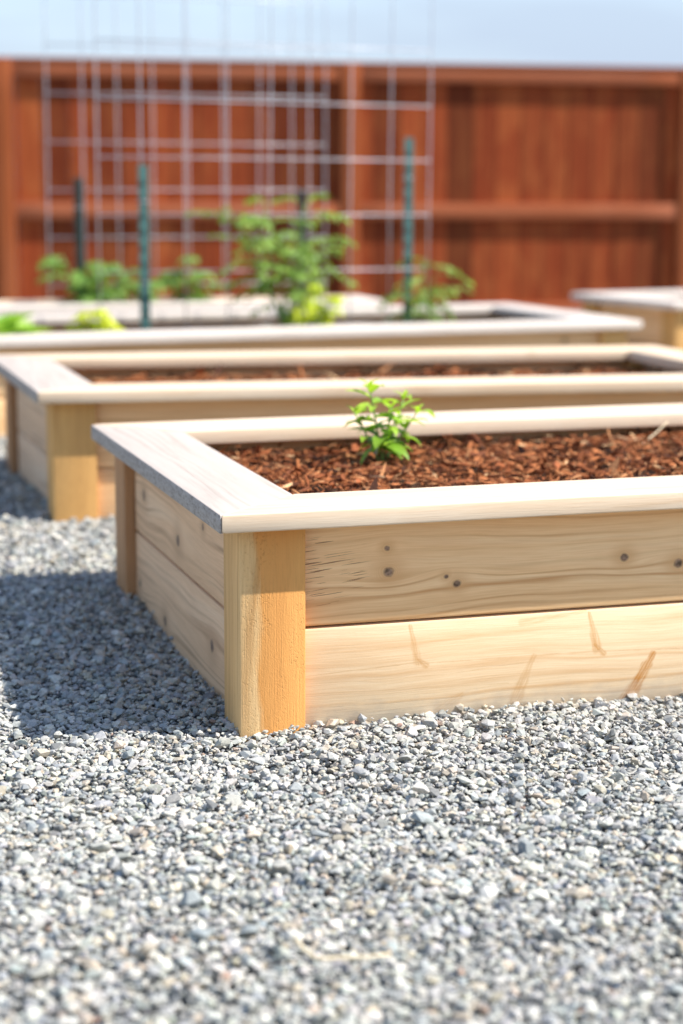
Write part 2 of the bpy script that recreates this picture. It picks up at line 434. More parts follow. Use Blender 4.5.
def plain(name, col, rough=0.5, metal=0.0, spec=0.4, nsc=80, var=0.2):
    def f(n):
        a = n.noise(n.vscale(n.objco(), (nsc, nsc, nsc)), 1.0, 3)
        c = n.mix(1.0, col, n.ramp(a, [(0.3, 1 - var), (0.7, 1 + var)]), 'MULTIPLY')
        n.principled(c, rough, spec, None, Metallic=metal)
    return simple(name, f)
M['stem'] = plain('green_stem', (0.20, 0.30, 0.07))
M['wire'] = plain('galvanised_wire', (0.52, 0.52, 0.545), 0.4, 0.35)
M['stake_teal'] = plain('teal_stake_paint', (0.05, 0.125, 0.115), 0.5)
M['stake_dark'] = plain('dark_green_stake_paint', (0.010, 0.026, 0.022), 0.4)
M['straw'] = plain('dry_straw', (0.66, 0.55, 0.36), 0.7)
M['bark'] = plain('bark_twig', (0.36, 0.20, 0.10), 0.8)

# ------------------------------------------------------------------ geometry helpers
def board_mesh(L, W, T, m0=0.0, m1=0.0, bev=0.0035, seg=2, bow=0.0):
    """X length L, Y width W, Z thickness T, centred. m0/m1: how far the +Y side is shortened at each end (mitre)."""
    bm = bmesh.new()
    h = W / 2; nseg = 8
    pts = []
    rows = []
    for i in range(nseg + 1):
        t = i / nseg
        xa = -L / 2 + L * t
        xb = (-L / 2 + m0) + (L - m0 - m1) * t
        b = bow * math.sin(math.pi * t)
        rows.append([bm.verts.new((xa, -h, -T / 2 + b)), bm.verts.new((xb, h, -T / 2 + b)),
                     bm.verts.new((xb, h, T / 2 + b)), bm.verts.new((xa, -h, T / 2 + b))])
    for i in range(nseg):
        a, c = rows[i], rows[i + 1]
        for k in range(4):
            bm.faces.new((a[k], c[k], c[(k + 1) % 4], a[(k + 1) % 4]))
    bm.faces.new(rows[0][::1]); bm.faces.new(rows[-1][::-1])
    bmesh.ops.recalc_face_normals(bm, faces=bm.faces)
    if bev:
        ed = [e for e in bm.edges if len(e.link_faces) == 2 and e.calc_face_angle(0) > 0.6]
        bmesh.ops.bevel(bm, geom=ed, offset=bev, segments=seg, profile=0.5, affect='EDGES', clamp_overlap=True)
    me = bpy.data.meshes.new('board'); bm.to_mesh(me); bm.free()
    for p in me.polygons: p.use_smooth = True
    me.set_sharp_from_angle(angle=R(28))
    return me

def tube(bm, pts, r0, r1=None, sides=7):
    r1 = r0 if r1 is None else r1
    pts = [Vector(p) for p in pts]; rings = []
    up = Vector((0.3, 0.2, 1)).normalized()
    for i, p in enumerate(pts):
        d = (pts[min(i + 1, len(pts) - 1)] - pts[max(i - 1, 0)]).normalized()
        a = d.cross(up)
        if a.length < 1e-3: a = d.cross(Vector((1, 0, 0)))
        a.normalize(); b = d.cross(a)
        r = r0 + (r1 - r0) * i / (len(pts) - 1)
        rings.append([bm.verts.new(p + (a * math.cos(2 * math.pi * k / sides) + b * math.sin(2 * math.pi * k / sides)) * r) for k in range(sides)])
    for i in range(len(rings) - 1):
        for k in range(sides):
            f = bm.faces.new((rings[i][k], rings[i][(k + 1) % sides], rings[i + 1][(k + 1) % sides], rings[i + 1][k])); f.smooth = True
    bm.faces.new(rings[0][::-1]); bm.faces.new(rings[-1])

def finish(bm, name):
    bmesh.ops.recalc_face_normals(bm, faces=bm.faces)
    me = bpy.data.meshes.new(name); bm.to_mesh(me); bm.free(); return me

class Leaves:
    def __init__(s): s.V = []; s.F = []; s.C = []
    def add(s, base, direc, L, W, droop=0.5, fold=0.25, roll=0.0, tint=0.5, n=6, shape=0.42):
        d = Vector(direc).normalized()
        side = d.cross(Vector((0, 0, 1)))
        if side.length < 1e-3: side = Vector((1, 0, 0))
        side.normalize(); side = Matrix.Rotation(roll, 3, d) @ side
        b0 = len(s.V); p = Vector(base); st = L / n
        for i in range(n + 1):
            t = i / n
            w = W / 2 * (math.sin(math.pi * (t ** shape if shape < 1 else t)) ** 0.9 if 0 < t < 1 else 0.03)
            if shape < 1: w = W / 2 * max(0.03, math.sin(math.pi * min(1, t ** 0.75)) ** 0.85) if t < 1 else 0
            nrm = side.cross(d).normalized()
            s.V += [p - side * w + nrm * (w * fold), p.copy(), p + side * w + nrm * (w * fold)]
            s.C += [tint] * 3
            ax = side
            d = (Matrix.Rotation(-droop / n, 3, ax) @ d).normalized()
            p = p + d * st
        for i in range(n):
            a = b0 + i * 3
            s.F += [(a, a + 1, a + 4, a + 3), (a + 1, a + 2, a + 5, a + 4)]
    def mesh(s, name):
        t = np.array(s.C); cols = np.stack([t, t, t], 1)
        F = np.array(s.F)
        return np_mesh(name, np.array([v[:] for v in s.V]), F.ravel(), np.full(len(F), 4), cols, True)

# ------------------------------------------------------------------ ground + gravel
def build_ground():
    xs = np.concatenate([np.linspace(-400, -6, 14)[:-1], np.linspace(-6, 9, 151), np.linspace(9, 400, 14)[1:]])
    ys = np.concatenate([np.linspace(-60, -3, 10)[:-1], np.linspace(-3, 9, 121), np.linspace(9, 800, 14)[1:]])
    X, Y = np.meshgrid(xs, ys); inn = (np.abs(X - 1.5) < 8) & (np.abs(Y - 3) < 7)
    Z = np.where(inn, ground_h(X, Y), 0.0) - 0.010
    V = np.stack([X, Y, Z], -1).reshape(-1, 3); nx, ny = len(xs), len(ys)
    i = (np.arange(ny - 1)[:, None] * nx + np.arange(nx - 1)[None]).ravel()
    F = np.stack([i, i + 1, i + nx + 1, i + nx], 1)
    me = np_mesh('ground', V, F.ravel(), np.full(len(F), 4), None, True)
    o = mesh_obj('ground', me, M['ground']); tag(o, kind='structure')
build_ground()

# beds: (origin of near left post corner, yaw, L, D)
OV, CW, CT, H, REC, PW, BT, GAP = 0.035, 0.139, 0.026, 0.278, 0.018, 0.0925, 0.038, 0.131
BEDS = {
    'a': dict(o=(0, 0), yaw=0.0, L=1.80, D=0.9026),
    'b': dict(o=(-0.014, 1.530), yaw=-0.100, L=1.705, D=0.800, sh=-0.095),
    'c': dict(o=(-0.36, 2.875), yaw=0.082, L=2.44, D=0.86),
    'd': dict(o=(2.66, 3.87), yaw=0.16, L=1.80, D=0.62),
    'e': dict(o=(-0.75, 4.22), yaw=0.0, L=2.36, D=0.30),
}
def in_bed(x, y, m=0.0):
    res = np.zeros(len(x), bool)
    for b in BEDS.values():
        dx, dy = x - b['o'][0], y - b['o'][1]; c, s = math.cos(b['yaw']), math.sin(b['yaw'])
        u, v = dx * c + dy * s, -dx * s + dy * c
        u = u - b.get('sh', 0) * v
        res |= (u > REC + m) & (u < b['L'] - REC - m) & (v > REC + m) & (v < b['D'] - REC - m)
    return res

LIB = [hull(int(rng.integers(14, 22)), (1.0, rng.uniform(0.70, 0.98), rng.uniform(0.38, 0.72)), 100 + k, 0.20) for k in range(48)]
def stone_cols(n):
    pal = np.array([(0.60, 0.585, 0.55), (0.52, 0.515, 0.50), (0.42, 0.445, 0.475), (0.29, 0.32, 0.355), (0.14, 0.15, 0.165),
                    (0.56, 0.47, 0.365), (0.76, 0.735, 0.69), (0.43, 0.445, 0.42), (0.36, 0.19, 0.12), (0.66, 0.64, 0.61)])
    pr = np.array([.20, .18, .16, .12, .06, .095, .06, .035, .0045, .0855])
    c = pal[rng.choice(len(pal), n, p=pr / pr.sum())]
    c = 0.80 * c + 0.20 * np.array([0.46, 0.45, 0.42])      # stone dust evens the tones a little
    return np.clip(0.79 * c * rng.uniform(0.76, 1.18, (n, 1)) * rng.normal(1, 0.022, (n, 3)) * np.array([1.01, 1.0, 0.925]), 0.02, 0.85)
def build_gravel():
    P, S = [], []
    def zone(x0, x1, y0, y1, pitch, size, test=None, lift=0.0, jz=0.0045):
        gx, gy = np.meshgrid(np.arange(x0, x1, pitch), np.arange(y0, y1, pitch))
        gx = gx.ravel() + rng.uniform(-.6, .6, gx.size) * pitch; gy = gy.ravel() + rng.uniform(-.6, .6, gy.size) * pitch
        k = ~in_bed(gx, gy, 0.012)
        if test is not None: k &= test(gx, gy)
        gx, gy = gx[k], gy[k]; n = len(gx)
        s = np.clip(rng.lognormal(math.log(size), 0.34, n), size * 0.5, size * 2.0)
        # a few larger ones
        z = ground_h(gx, gy) + rng.normal(0, jz, n) - 0.004 + lift + (s - size) * 0.25
        P.append(np.stack([gx, gy, z], 1)); S.append(s)
    near = lambda x, y: (x > -0.95 - 0.0 * y) & (x < 1.15 + 0.2 * np.maximum(y, 0)) & (x > -0.95)
    zone(-0.95, 1.25, -1.35, 1.55, 0.0070, 0.0052, near, jz=0.0030)
    zone(-0.95, 1.25, -1.35, 1.55, 0.0125, 0.0026, near, lift=0.0015)
    zone(-0.95, 1.25, -1.35, 1.55, 0.030, 0.0082, near, lift=0.002)
    zone(-0.95, 1.25, 1.55, 3.1, 0.0098, 0.0070)
    outer = lambda x, y: ~((x > -0.95) & (x < 1.25) & (y > -1.35) & (y < 3.1))
    zone(-2.2, 4.2, -1.9, 4.4, 0.0185, 0.0125, outer, jz=0.004)
    P_, S_ = np.concatenate(P), np.concatenate(S); n = len(P_)
    scl = S_[:, None] * rng.uniform(0.85, 1.18, (n, 3))
    me = scatter_mesh('gravel', LIB, P_, scl, stone_cols(n), 0.42)
    o = mesh_obj('gravel', me, M['gravel'])
    tag(o, 'loose grey crushed stone gravel covering the ground round the beds', 'gravel', kind='stuff')
build_gravel()

# ------------------------------------------------------------------ raised beds
def bed(key, name_label, mats, level, soil=True):
    b = BEDS[key]; L, D = b['L'], b['D']
    root = empty('raised_garden_bed', (b['o'][0], b['o'][1], 0), b['yaw'])
    tag(root, name_label, 'garden bed', 'raised wooden garden beds on the gravel')
    pm = mats.get('post', M['post'])
    zb = -0.04
    ph = H - zb - 0.0006
    for i, (px, py) in enumerate(((0, 0), (L - PW, 0), (0, D - PW), (L - PW, D - PW))):
        me = board_mesh(ph, PW, PW, bev=0.0028)
        mt = mats.get('post_list', [pm] * 4)[i]
        mesh_obj('corner_post', me, mt, root, (px + PW / 2, py + PW / 2, zb + ph / 2), (0, R(-90), 0))
    def boards(length, cx, cy, rz, key2):
        # two boards stacked, thin shadow gap between
        for j, (z0, z1) in enumerate(((-0.03, GAP - 0.0025), (GAP + 0.001, H - 0.0015))):
            me = board_mesh(length, z1 - z0, BT, bev=0.004, bow=random.uniform(-.0012, .0012))
            mt = mats.get(key2, [M['board']] * 2)[j]
            mesh_obj('side_board', me, mt, root, (cx, cy, (z0 + z1) / 2), (R(90), 0, rz))
    ins = REC + BT / 2
    boards(L - 2 * PW - 0.002, L / 2, ins, 0, 'front')
    boards(L - 2 * PW - 0.002, L / 2, D - ins, R(180), 'back')
    boards(D - 2 * PW - 0.002, ins, D / 2, R(-90), 'left')
    boards(D - 2 * PW - 0.002, L - ins, D / 2, R(90), 'right')
    zc = H + CT / 2
    g = 0.0006
    cL, cD = L + 2 * OV, D + 2 * OV
    hw = CW / 2
    cm = mats.get('caps', [M['cap']] * 4)
    specs = ((cL, L / 2, -OV + hw, 0), (cL, L / 2, D + OV - hw, R(180)), (cD, -OV + hw, D / 2, R(-90)), (cD, L + OV - hw, D / 2, R(90)))
    for i, (ln, cx, cy, rz) in enumerate(specs):
        me = board_mesh(ln - 2 * g, CW, CT, CW, CW, bev=0.0038 if i != 2 else 0.0022, seg=3, bow=mats.get('bow', 0.0) if i < 2 else 0.0)
        mesh_obj('cap_board', me, cm[i], root, (cx, cy, zc + (0, .0006, -.0005, .0003)[i]), (0, 0, rz))
    if 'sh' in b:      # this bed was nailed together slightly out of square
        S = Matrix.Identity(4); S[0][1] = b['sh']
        for ch in root.children:
            Mb = Matrix.LocRotScale(ch.location, ch.rotation_euler, None)
            ch.data.transform(Mb.inverted() @ S @ Mb)
    return root

# the near bed's two front boards carry the knots and marks seen in the photograph
LB = 1.80 / 2
upc = (GAP + H) / 2; loc_ = (-0.03 + GAP) / 2
kx = lambda x, z: (x - LB, z - upc)
knots_up = [(*kx(0.217, 0.202), 0.0062), (*kx(0.319, 0.180), 0.0045), (*kx(0.303, 0.191), 0.0026), (*kx(0.215, 0.236), 0.0032),
            (*kx(0.577, 0.203), 0.0050), (*kx(0.665, 0.189), 0.0058), (*kx(1.02, 0.215), 0.006)]
SC = (0.52, 0.25, 0.065)
def st(x0, z0, x1, z1, w, amt, col=SC): return (x0 - LB, z0 - loc_, x1 - LB, z1 - loc_, w, col, amt)
LN = (0.60, 0.38, 0.19)
streaks_low = [st(0.250, 0.124, 0.262, 0.072, 0.008, 0.50), st(0.262, 0.076, 0.274, 0.066, 0.006, 0.6), st(0.438, 0.067, 0.412, 0.006, 0.0125, 0.42),
               st(0.524, 0.126, 0.538, 0.072, 0.009, 0.65), st(0.534, 0.078, 0.548, 0.064, 0.006, 0.7), st(0.630, 0.058, 0.584, -0.020, 0.0165, 0.95, (0.52, 0.22, 0.045)),
               st(0.33, 0.02, 0.30, 0.0, 0.014, 0.3), st(0.52, 0.128, 0.42, 0.118, 0.007, 0.35), st(1.0, 0.06, 0.96, -0.01, 0.02, 0.6),
               st(0.09, 0.063, 0.270, 0.071, 0.0016, 0.75, LN), st(0.270, 0.069, 0.545, 0.067, 0.0018, 0.8, LN), st(0.545, 0.067, 0.90, 0.052, 0.0018, 0.8, LN),
               st(0.09, 0.052, 0.30, 0.050, 0.0012, 0.5, LN), st(0.30, 0.050, 0.44, 0.060, 0.0012, 0.6, LN), st(0.10, 0.037, 0.40, 0.030, 0.0010, 0.45, LN)]
M['front_up'] = wood('knotty_upper_board_wood', (0.97, 0.70, 0.40), (0.95, 0.60, 0.295), (0.56, 0.26, 0.085), knots=knots_up,
                     cracks=(0.118 - LB, 0.212 - upc, 0.062, 0.045), random_knots=False, grain=0.95, rings=13)
M['front_low'] = wood('streaked_lower_board_wood', (0.86, 0.71, 0.49), (0.82, 0.62, 0.385), (0.56, 0.29, 0.10), streaks=streaks_low, random_knots=False,
                      grain=0.65, rings=8, dirt=(-loc_ + 0.002, 0.020))
# left side boards: local x runs toward -Y, centre at D/2
LD = 0.9026 / 2
ls = lambda yv, zv, zc_: (LD - yv, zv - zc_)
M['left_up'] = wood('greyed_upper_side_wood', (0.95, 0.68, 0.43), (0.90, 0.575, 0.325), (0.44, 0.24, 0.12), knots=[(*ls(0.728, 0.206, upc), 0.009), (*ls(0.463, 0.176, upc), 0.0085), (*ls(0.29, 0.228, upc), 0.005)],
                    random_knots=False, grain=1.0, weather=0.06, rings=12)
M['left_low'] = wood('greyed_lower_side_wood', (0.95, 0.68, 0.43), (0.90, 0.575, 0.325), (0.44, 0.24, 0.12), knots=[(*ls(0.569, 0.023, loc_), 0.008), (*ls(0.239, 0.059, loc_), 0.0085), (*ls(0.775, 0.043, loc_), 0.006)],
                     random_knots=False, grain=1.0, weather=0.06, rings=12)

bed('a', 'nearest raised cedar bed, its two tone orange and cream corner post standing on the gravel', dict(
    post_list=[M['post_near'], M['post'], M['post_red'], M['post']], front=[M['front_low'], M['front_up']],
    left=[M['left_low'], M['left_up']], right=[M['side'], M['side']], caps=[M['cap'], M['cap'], M['cap_grey'], M['cap_grey']], bow=0.001), 0.255)
bed('b', 'second raised cedar bed behind the nearest one, filled with bark mulch and no plant', dict(
    post_list=[M['post'], M['post'], M['post_red'], M['post']], left=[M['side'], M['side']], right=[M['side'], M['side']], caps=[M['cap'], M['cap_far'], M['cap_grey'], M['cap_far']]), 0.255)
bed('c', 'long raised bed holding the front wire panel and the tall tomato plant', dict(
    caps=[M['cap_white']] * 4), 0.24)
bed('d', 'raised bed at the far right edge of the photo, partly behind other beds', dict(
    caps=[M['cap_white']] * 4), 0.22)
bed('e', 'narrow raised bed farthest back, under the rear wire panel', dict(
    caps=[M['cap_white'], M['cap_far'], M['cap_white'], M['cap_white']]), 0.24)

# ------------------------------------------------------------------ mulch and soil
def bed_local(key, u, v):
    b = BEDS[key]; c, s = math.cos(b['yaw']), math.sin(b['yaw'])
    u = u + b.get('sh', 0) * v
    return b['o'][0] + u * c - v * s, b['o'][1] + u * s + v * c
CLIB = [hull(int(rng.integers(9, 13)), (1.0, rng.uniform(0.13, 0.36), rng.uniform(0.06, 0.18)), 300 + k, 0.35) for k in range(26)]
def mulch_h(u, v): return 0.006 * np.sin(u * 11 + 2 * np.sin(v * 9)) * np.cos(v * 13 + 1) + 0.004 * np.sin(u * 31 + v * 17)
def fill(key, level, soil_label, mulch_label=None, pitch=0.0105, size=0.012, umax=None):
    b = BEDS[key]; e = REC + BT + 0.001; L, D = b['L'], b['D']
    us = np.linspace(e, L - e, 90); vs = np.linspace(e, D - e, 40)
    U, V_ = np.meshgrid(us, vs); X, Y = bed_local(key, U, V_)
    Z = level + mulch_h(U, V_) - 0.008
    # corner posts cut into this rectangle a little; the soil lies round them
    V = np.stack([X, Y, Z], -1).reshape(-1, 3); nx, ny = 90, 40
    i = (np.arange(ny - 1)[:, None] * nx + np.arange(nx - 1)[None]).ravel()
    F = np.stack([i, i + 1, i + nx + 1, i + nx], 1)
    me = np_mesh('soil', V, F.ravel(), np.full(len(F), 4), None, True)
    o = mesh_obj('soil', me, M['soil']); tag(o, soil_label, 'soil', kind='stuff')
    if not mulch_label: return
    um = umax or (L - e)
    gu, gv = np.meshgrid(np.arange(e + .004, um, pitch), np.arange(e + .004, D - e, pitch))
    gu = gu.ravel() + rng.uniform(-.6, .6, gu.size) * pitch; gv = gv.ravel() + rng.uniform(-.6, .6, gv.size) * pitch
    gu = np.clip(gu, e + .012, L - e - .012); gv = np.clip(gv, e + .012, D - e - .012)
    n = len(gu); x, y = bed_local(key, gu, gv)
    s = np.clip(rng.lognormal(math.log(size), 0.55, n), size * 0.35, size * 3.2)
    edge = np.minimum(np.minimum(gu - e, L - e - gu), np.minimum(gv - e, D - e - gv))
    s = np.minimum(s, np.maximum(edge, 0.010))
    z = level + mulch_h(gu, gv) + rng.normal(0, 0.0055, n) + 0.001
    pal = np.array([(0.38, 0.135, 0.050), (0.28, 0.088, 0.033), (0.15, 0.05, 0.022), (0.44, 0.20, 0.085), (0.60, 0.36, 0.18), (0.06, 0.025, 0.015)])
    c = pal[rng.choice(6, n, p=[.30, .26, .17, .13, .03, .11])] * rng.uniform(.8, 1.2, (n, 1))
    me = scatter_mesh('bark_mulch', CLIB, np.stack([x, y, z], 1), s[:, None] * rng.uniform(.8, 1.25, (n, 3)), np.clip(c, .01, .9), 0.50)
    o = mesh_obj('bark_mulch', me, M['mulch']); tag(o, mulch_label, 'mulch', kind='stuff')
fill('a', 0.257, 'dark soil under the mulch of the nearest bed', 'reddish brown shredded bark mulch filling the nearest bed, around the small seedling', 0.0074, 0.0108)
fill('b', 0.246, 'dark soil under the mulch of the second bed', 'reddish brown shredded bark mulch filling the second bed', 0.012, 0.0145)
fill('c', 0.225, 'dark soil filling the long bed that holds the tall tomato plant')
fill('d', 0.20, 'dark soil filling the bed at the far right edge')
fill('e', 0.21, 'dark soil filling the narrow bed farthest back')

# ------------------------------------------------------------------ seedling in the near bed
def seedling():
    bx, by, bz = 0.418, 0.63, 0.256
    root = empty('pepper_seedling', (bx, by, bz)); root.scale = (1.13, 1.13, 1.06)
    tag(root, 'small bright green seedling with slender pointed leaves in the bark mulch of the nearest bed', 'seedling')
    rr = random.Random(5)
    bm = bmesh.new(); lv = Leaves()
    stems = [((0.0, 0.0), (-0.028, -0.005, 0.130), 12), ((0.004, 0.002), (0.030, 0.010, 0.108), 10), ((-0.002, 0.0), (0.008, -0.012, 0.095), 10), ((0.002, 0.004), (0.056, 0.012, 0.084), 8), ((-0.002, 0.002), (-0.044, 0.008, 0.086), 7)]
    for (sx, sy), tip, nl in stems:
        pts = []
        for i in range(6):
            t = i / 5
            pts.append((sx + tip[0] * (t ** 1.2), sy + tip[1] * t + 0.004 * math.sin(t * 5), tip[2] * t - 0.008 * (1 - t)))
        tube(bm, pts, 0.0020, 0.0011, 6)
        for k in range(nl):
            t = 0.30 + 0.70 * (k + 0.5) / nl
            i = min(4, int(t * 5)); f = t * 5 - i
            p = Vector(pts[i]).lerp(Vector(pts[i + 1]), f)
            a = k * 2.4 + rr.uniform(-.4, .4) + sx * 500
            el = 0.15 + 0.75 * t + rr.uniform(-.25, .2)
            d = Vector((math.cos(a) * math.cos(el), math.sin(a) * math.cos(el), math.sin(el)))
            Lf = rr.uniform(0.042, 0.066) * (1.1 - 0.35 * t)
            lv.add(p, d, Lf, Lf * rr.uniform(0.30, 0.40), rr.uniform(0.7, 1.7), 0.35, rr.uniform(-.4, .4), min(1, max(0, 0.15 + 0.75 * t + rr.uniform(-.25, .25))), 7)
        for k in range(3):   # young tuft at the tip
            a = k * 2.1 + rr.random(); d = Vector((math.cos(a) * .5, math.sin(a) * .5, 0.8))
            lv.add(pts[-1], d, 0.022, 0.006, 0.8, 0.4, 0, 1.0, 5)
    # three low, larger leaves nearer the ground
    for (d, L_, W_) in (((-0.9, -0.3, 0.25), 0.062, 0.016), ((0.35, -0.8, 0.35), 0.055, 0.019), ((0.15, -0.9, 0.5), 0.045, 0.018), ((0.8, -0.3, 0.5), 0.048, 0.015), ((-0.7, -0.6, 0.7), 0.05, 0.018)):
        lv.add((0, -0.002, 0.030), d, L_, W_, 1.3, 0.3, 0.2, 0.35, 7)
    mesh_obj('stem', finish(bm, 'stem'), M['stem'], root)
    mesh_obj('foliage', lv.mesh('foliage'), M['leaf'], root)
    lw = Leaves(); lw.add((-0.006, -0.012, 0.040), (-0.8, -0.5, 0.10), 0.040, 0.024, 1.2, 0.35, 0.6, 0.6, 7)
    o = mesh_obj('withered_leaf', lw.mesh('withered_leaf'), M['leaf_dead'], root); o['label'] = 'grey withered leaf'
seedling()

# ------------------------------------------------------------------ plants in the far beds
def bushy(name, label, cat, loc, stems, mat, leaflet, seed, droop=1.0, per=6, petiole=0.09, group=None, yellow=0.0, low=0.2):
    """stems: list of (tip offset); compound leaves of small leaflets on arching stalks."""
    root = empty(name, loc); tag(root, label, cat, group)
    rr = random.Random(seed); bm = bmesh.new(); lv = Leaves()
    for tip in stems:
        tip = Vector(tip); n = 7; pts = []
        for i in range(n + 1):
            t = i / n
            pts.append(Vector((tip.x * t ** 1.3, tip.y * t ** 1.3, tip.z * t)) + Vector((rr.uniform(-.004, .004), rr.uniform(-.004, .004), -0.02 if i == 0 else 0)))
        tube(bm, pts, 0.0042, 0.0018, 6)
        for k in range(per):
            t = low + (1 - low) * (k + .5) / per
            i = min(n - 1, int(t * n)); p = pts[i].lerp(pts[i + 1], t * n - i)
            a = k * 2.4 + rr.uniform(-.5, .5)
            el = rr.uniform(0.15, 0.8)
            d = Vector((math.cos(a) * math.cos(el), math.sin(a) * math.cos(el), math.sin(el)))
            PL = petiole * rr.uniform(.75, 1.2); q = p.copy(); m = 6; rach = [q.copy()]
            for j in range(m):
                d = (d + Vector((0, 0, -droop * 0.16))).normalized(); q = q + d * PL / m; rach.append(q.copy())
                if j >= 1:
                    for sgn in (-1, 1):
                        sd = d.cross(Vector((0, 0, 1))).normalized() * sgn
                        dd = (sd * 0.9 + d * 0.6 + Vector((0, 0, rr.uniform(-.2, .25)))).normalized()
                        Lf = leaflet * rr.uniform(.7, 1.2)
                        lv.add(q, dd, Lf, Lf * .40, rr.uniform(.5, 1.4), .25, rr.uniform(-.5, .5), min(1, max(0, rr.uniform(0.1, .9) + yellow)), 4)
            lv.add(q, d, leaflet * 1.1, leaflet * .5, .8, .25, 0, rr.uniform(.3, 1), 4)
            tube(bm, rach, 0.0014, 0.0009, 4)
    mesh_obj('stem', finish(bm, 'stem'), M['stem'], root)
    mesh_obj('foliage', lv.mesh('foliage'), mat, root)
    return root

bushy('tomato_plant', 'tall feathery green tomato plant in the middle of the long bed', 'tomato plant', (1.01, 3.33, 0.228),
      [(-0.20, 0.0, 0.44), (-0.07, 0.03, 0.46), (0.06, 0.0, 0.44), (-0.11, 0.02, 0.34), (0.03, -0.02, 0.34), (0.12, 0.0, 0.33), (-0.02, 0.04, 0.25)], M['leaf_t'], 0.031, 3, 0.8, 12, 0.13, low=0.40)
bushy('marigold_plant', 'low yellow green clump at the foot of the tall tomato plant', 'plant', (1.06, 3.22, 0.228),
      [(-0.05, 0, 0.14), (0.02, 0, 0.19), (0.0, 0.03, 0.16), (0.06, -0.02, 0.15)], M['leaf_y'], 0.034, 8, .9, 8, 0.055)
bushy('tomato_plant', 'low arching tomato plant round the right hand stake of the long bed', 'tomato plant', (1.505, 3.50, 0.228),
      [(0.08, -0.02, 0.24), (-0.04, 0.0, 0.16), (0.03, 0.0, 0.26), (0.09, 0, 0.16)], M['leaf_t'], 0.028, 12, 1.2, 7, 0.11, low=0.35)
bushy('leafy_plant', 'spreading green plant behind the dark stake in the narrow rear bed', 'plant', (0.58, 4.42, 0.212),
      [(-0.11, 0, 0.26), (0.02, 0, 0.24), (0.10, 0, 0.22), (-0.03, -.03, 0.16), (.05, .02, .18)], M['leaf_d'], 0.050, 21, 1.0, 8, 0.10)
bushy('leafy_plant', 'green plant at the right end of the row of three in the narrow rear bed', 'plant', (0.93, 4.42, 0.212),
      [(-0.06, 0, 0.21), (0.03, 0, 0.24), (0.06, 0, 0.17)], M['leaf_d'], 0.048, 33, 1.0, 8, 0.09)
bushy('leafy_plant', 'green plant between the two stakes at the left of the narrow rear bed', 'plant', (0.74, 4.38, 0.212),
      [(-0.03, 0, 0.19), (0.03, 0, 0.20), (0.0, -.02, 0.14)], M['leaf_d'], 0.044, 37, 1.0, 7, 0.08)
bushy('marigold_plant', 'small yellow flowering plant at the left of the long bed, beside the lettuce', 'plant', (0.362, 3.12, 0.228),
      [(-0.03, 0, 0.12), (0.02, 0, 0.14), (0.04, 0.01, 0.12)], M['leaf_y'], 0.032, 41, .7, 8, 0.045, yellow=0.4)

def lettuce():
    root = empty('lettuce', (0.055, 3.09, 0.228)); tag(root, 'bright green lettuce at the left end of the long bed', 'lettuce')
    rr = random.Random(2); lv = Leaves()
    for k in range(34):
        a = k * 2.4; el = 0.95 + 0.5 * (k / 34)
        d = Vector((math.cos(a) * math.cos(el), math.sin(a) * math.cos(el), math.sin(el)))
        Lf = rr.uniform(.15, .20); lv.add((rr.uniform(-.01, .01), rr.uniform(-.01, .01), 0.0), d, Lf, Lf * .62, 0.9, .3, rr.uniform(-.4, .4), rr.random(), 6)
    mesh_obj('foliage', lv.mesh('foliage'), M['leaf_l'], root)
    bm = bmesh.new(); tube(bm, [(0, 0, -0.015), (0, 0, 0.02)], 0.012, 0.009, 8); mesh_obj('stem', finish(bm, 'stem'), M['stem'], root)
lettuce()

def alyssum(loc, label, seed, n=26, rad=0.035):
    root = empty('white_flower', loc); tag(root, label, 'flower')
    rr = random.Random(seed); bm = bmesh.new(); lv = Leaves(); fl = Leaves()
    for k in range(n):
        a = rr.uniform(0, 6.28); r = rad * math.sqrt(rr.random()); h = rr.uniform(.05, .085) * (1.15 - r / rad * .4)
        p = Vector((r * math.cos(a), r * math.sin(a), h)); tube(bm, [(p.x * .2, p.y * .2, -.01), (p.x * .7, p.y * .7, h * .6), p], .0013, .0009, 4)
        for j in range(5):
            b = j * 1.257 + rr.random(); fl.add(p, (math.cos(b), math.sin(b), .35), .010, .008, .5, .1, 0, rr.random(), 3)
        for j in range(3):
            b = rr.uniform(0, 6.28); lv.add((p.x * .6, p.y * .6, h * .5), (math.cos(b), math.sin(b), .4), .022, .007, .8, .2, 0, rr.random(), 4)
    mesh_obj('stem', finish(bm, 'stem'), M['stem'], root); mesh_obj('foliage', lv.mesh('foliage'), M['leaf_d'], root)
    mesh_obj('blossom', fl.mesh('blossom'), M['petal'], root)
alyssum((0.885, 3.10, 0.225), 'white flower clump at the near rim of the long bed, left of the tall tomato', 3)
alyssum((0.665, 4.36, 0.212), 'small white flowers at the foot of the spreading plant in the rear bed', 9, 30, 0.05)

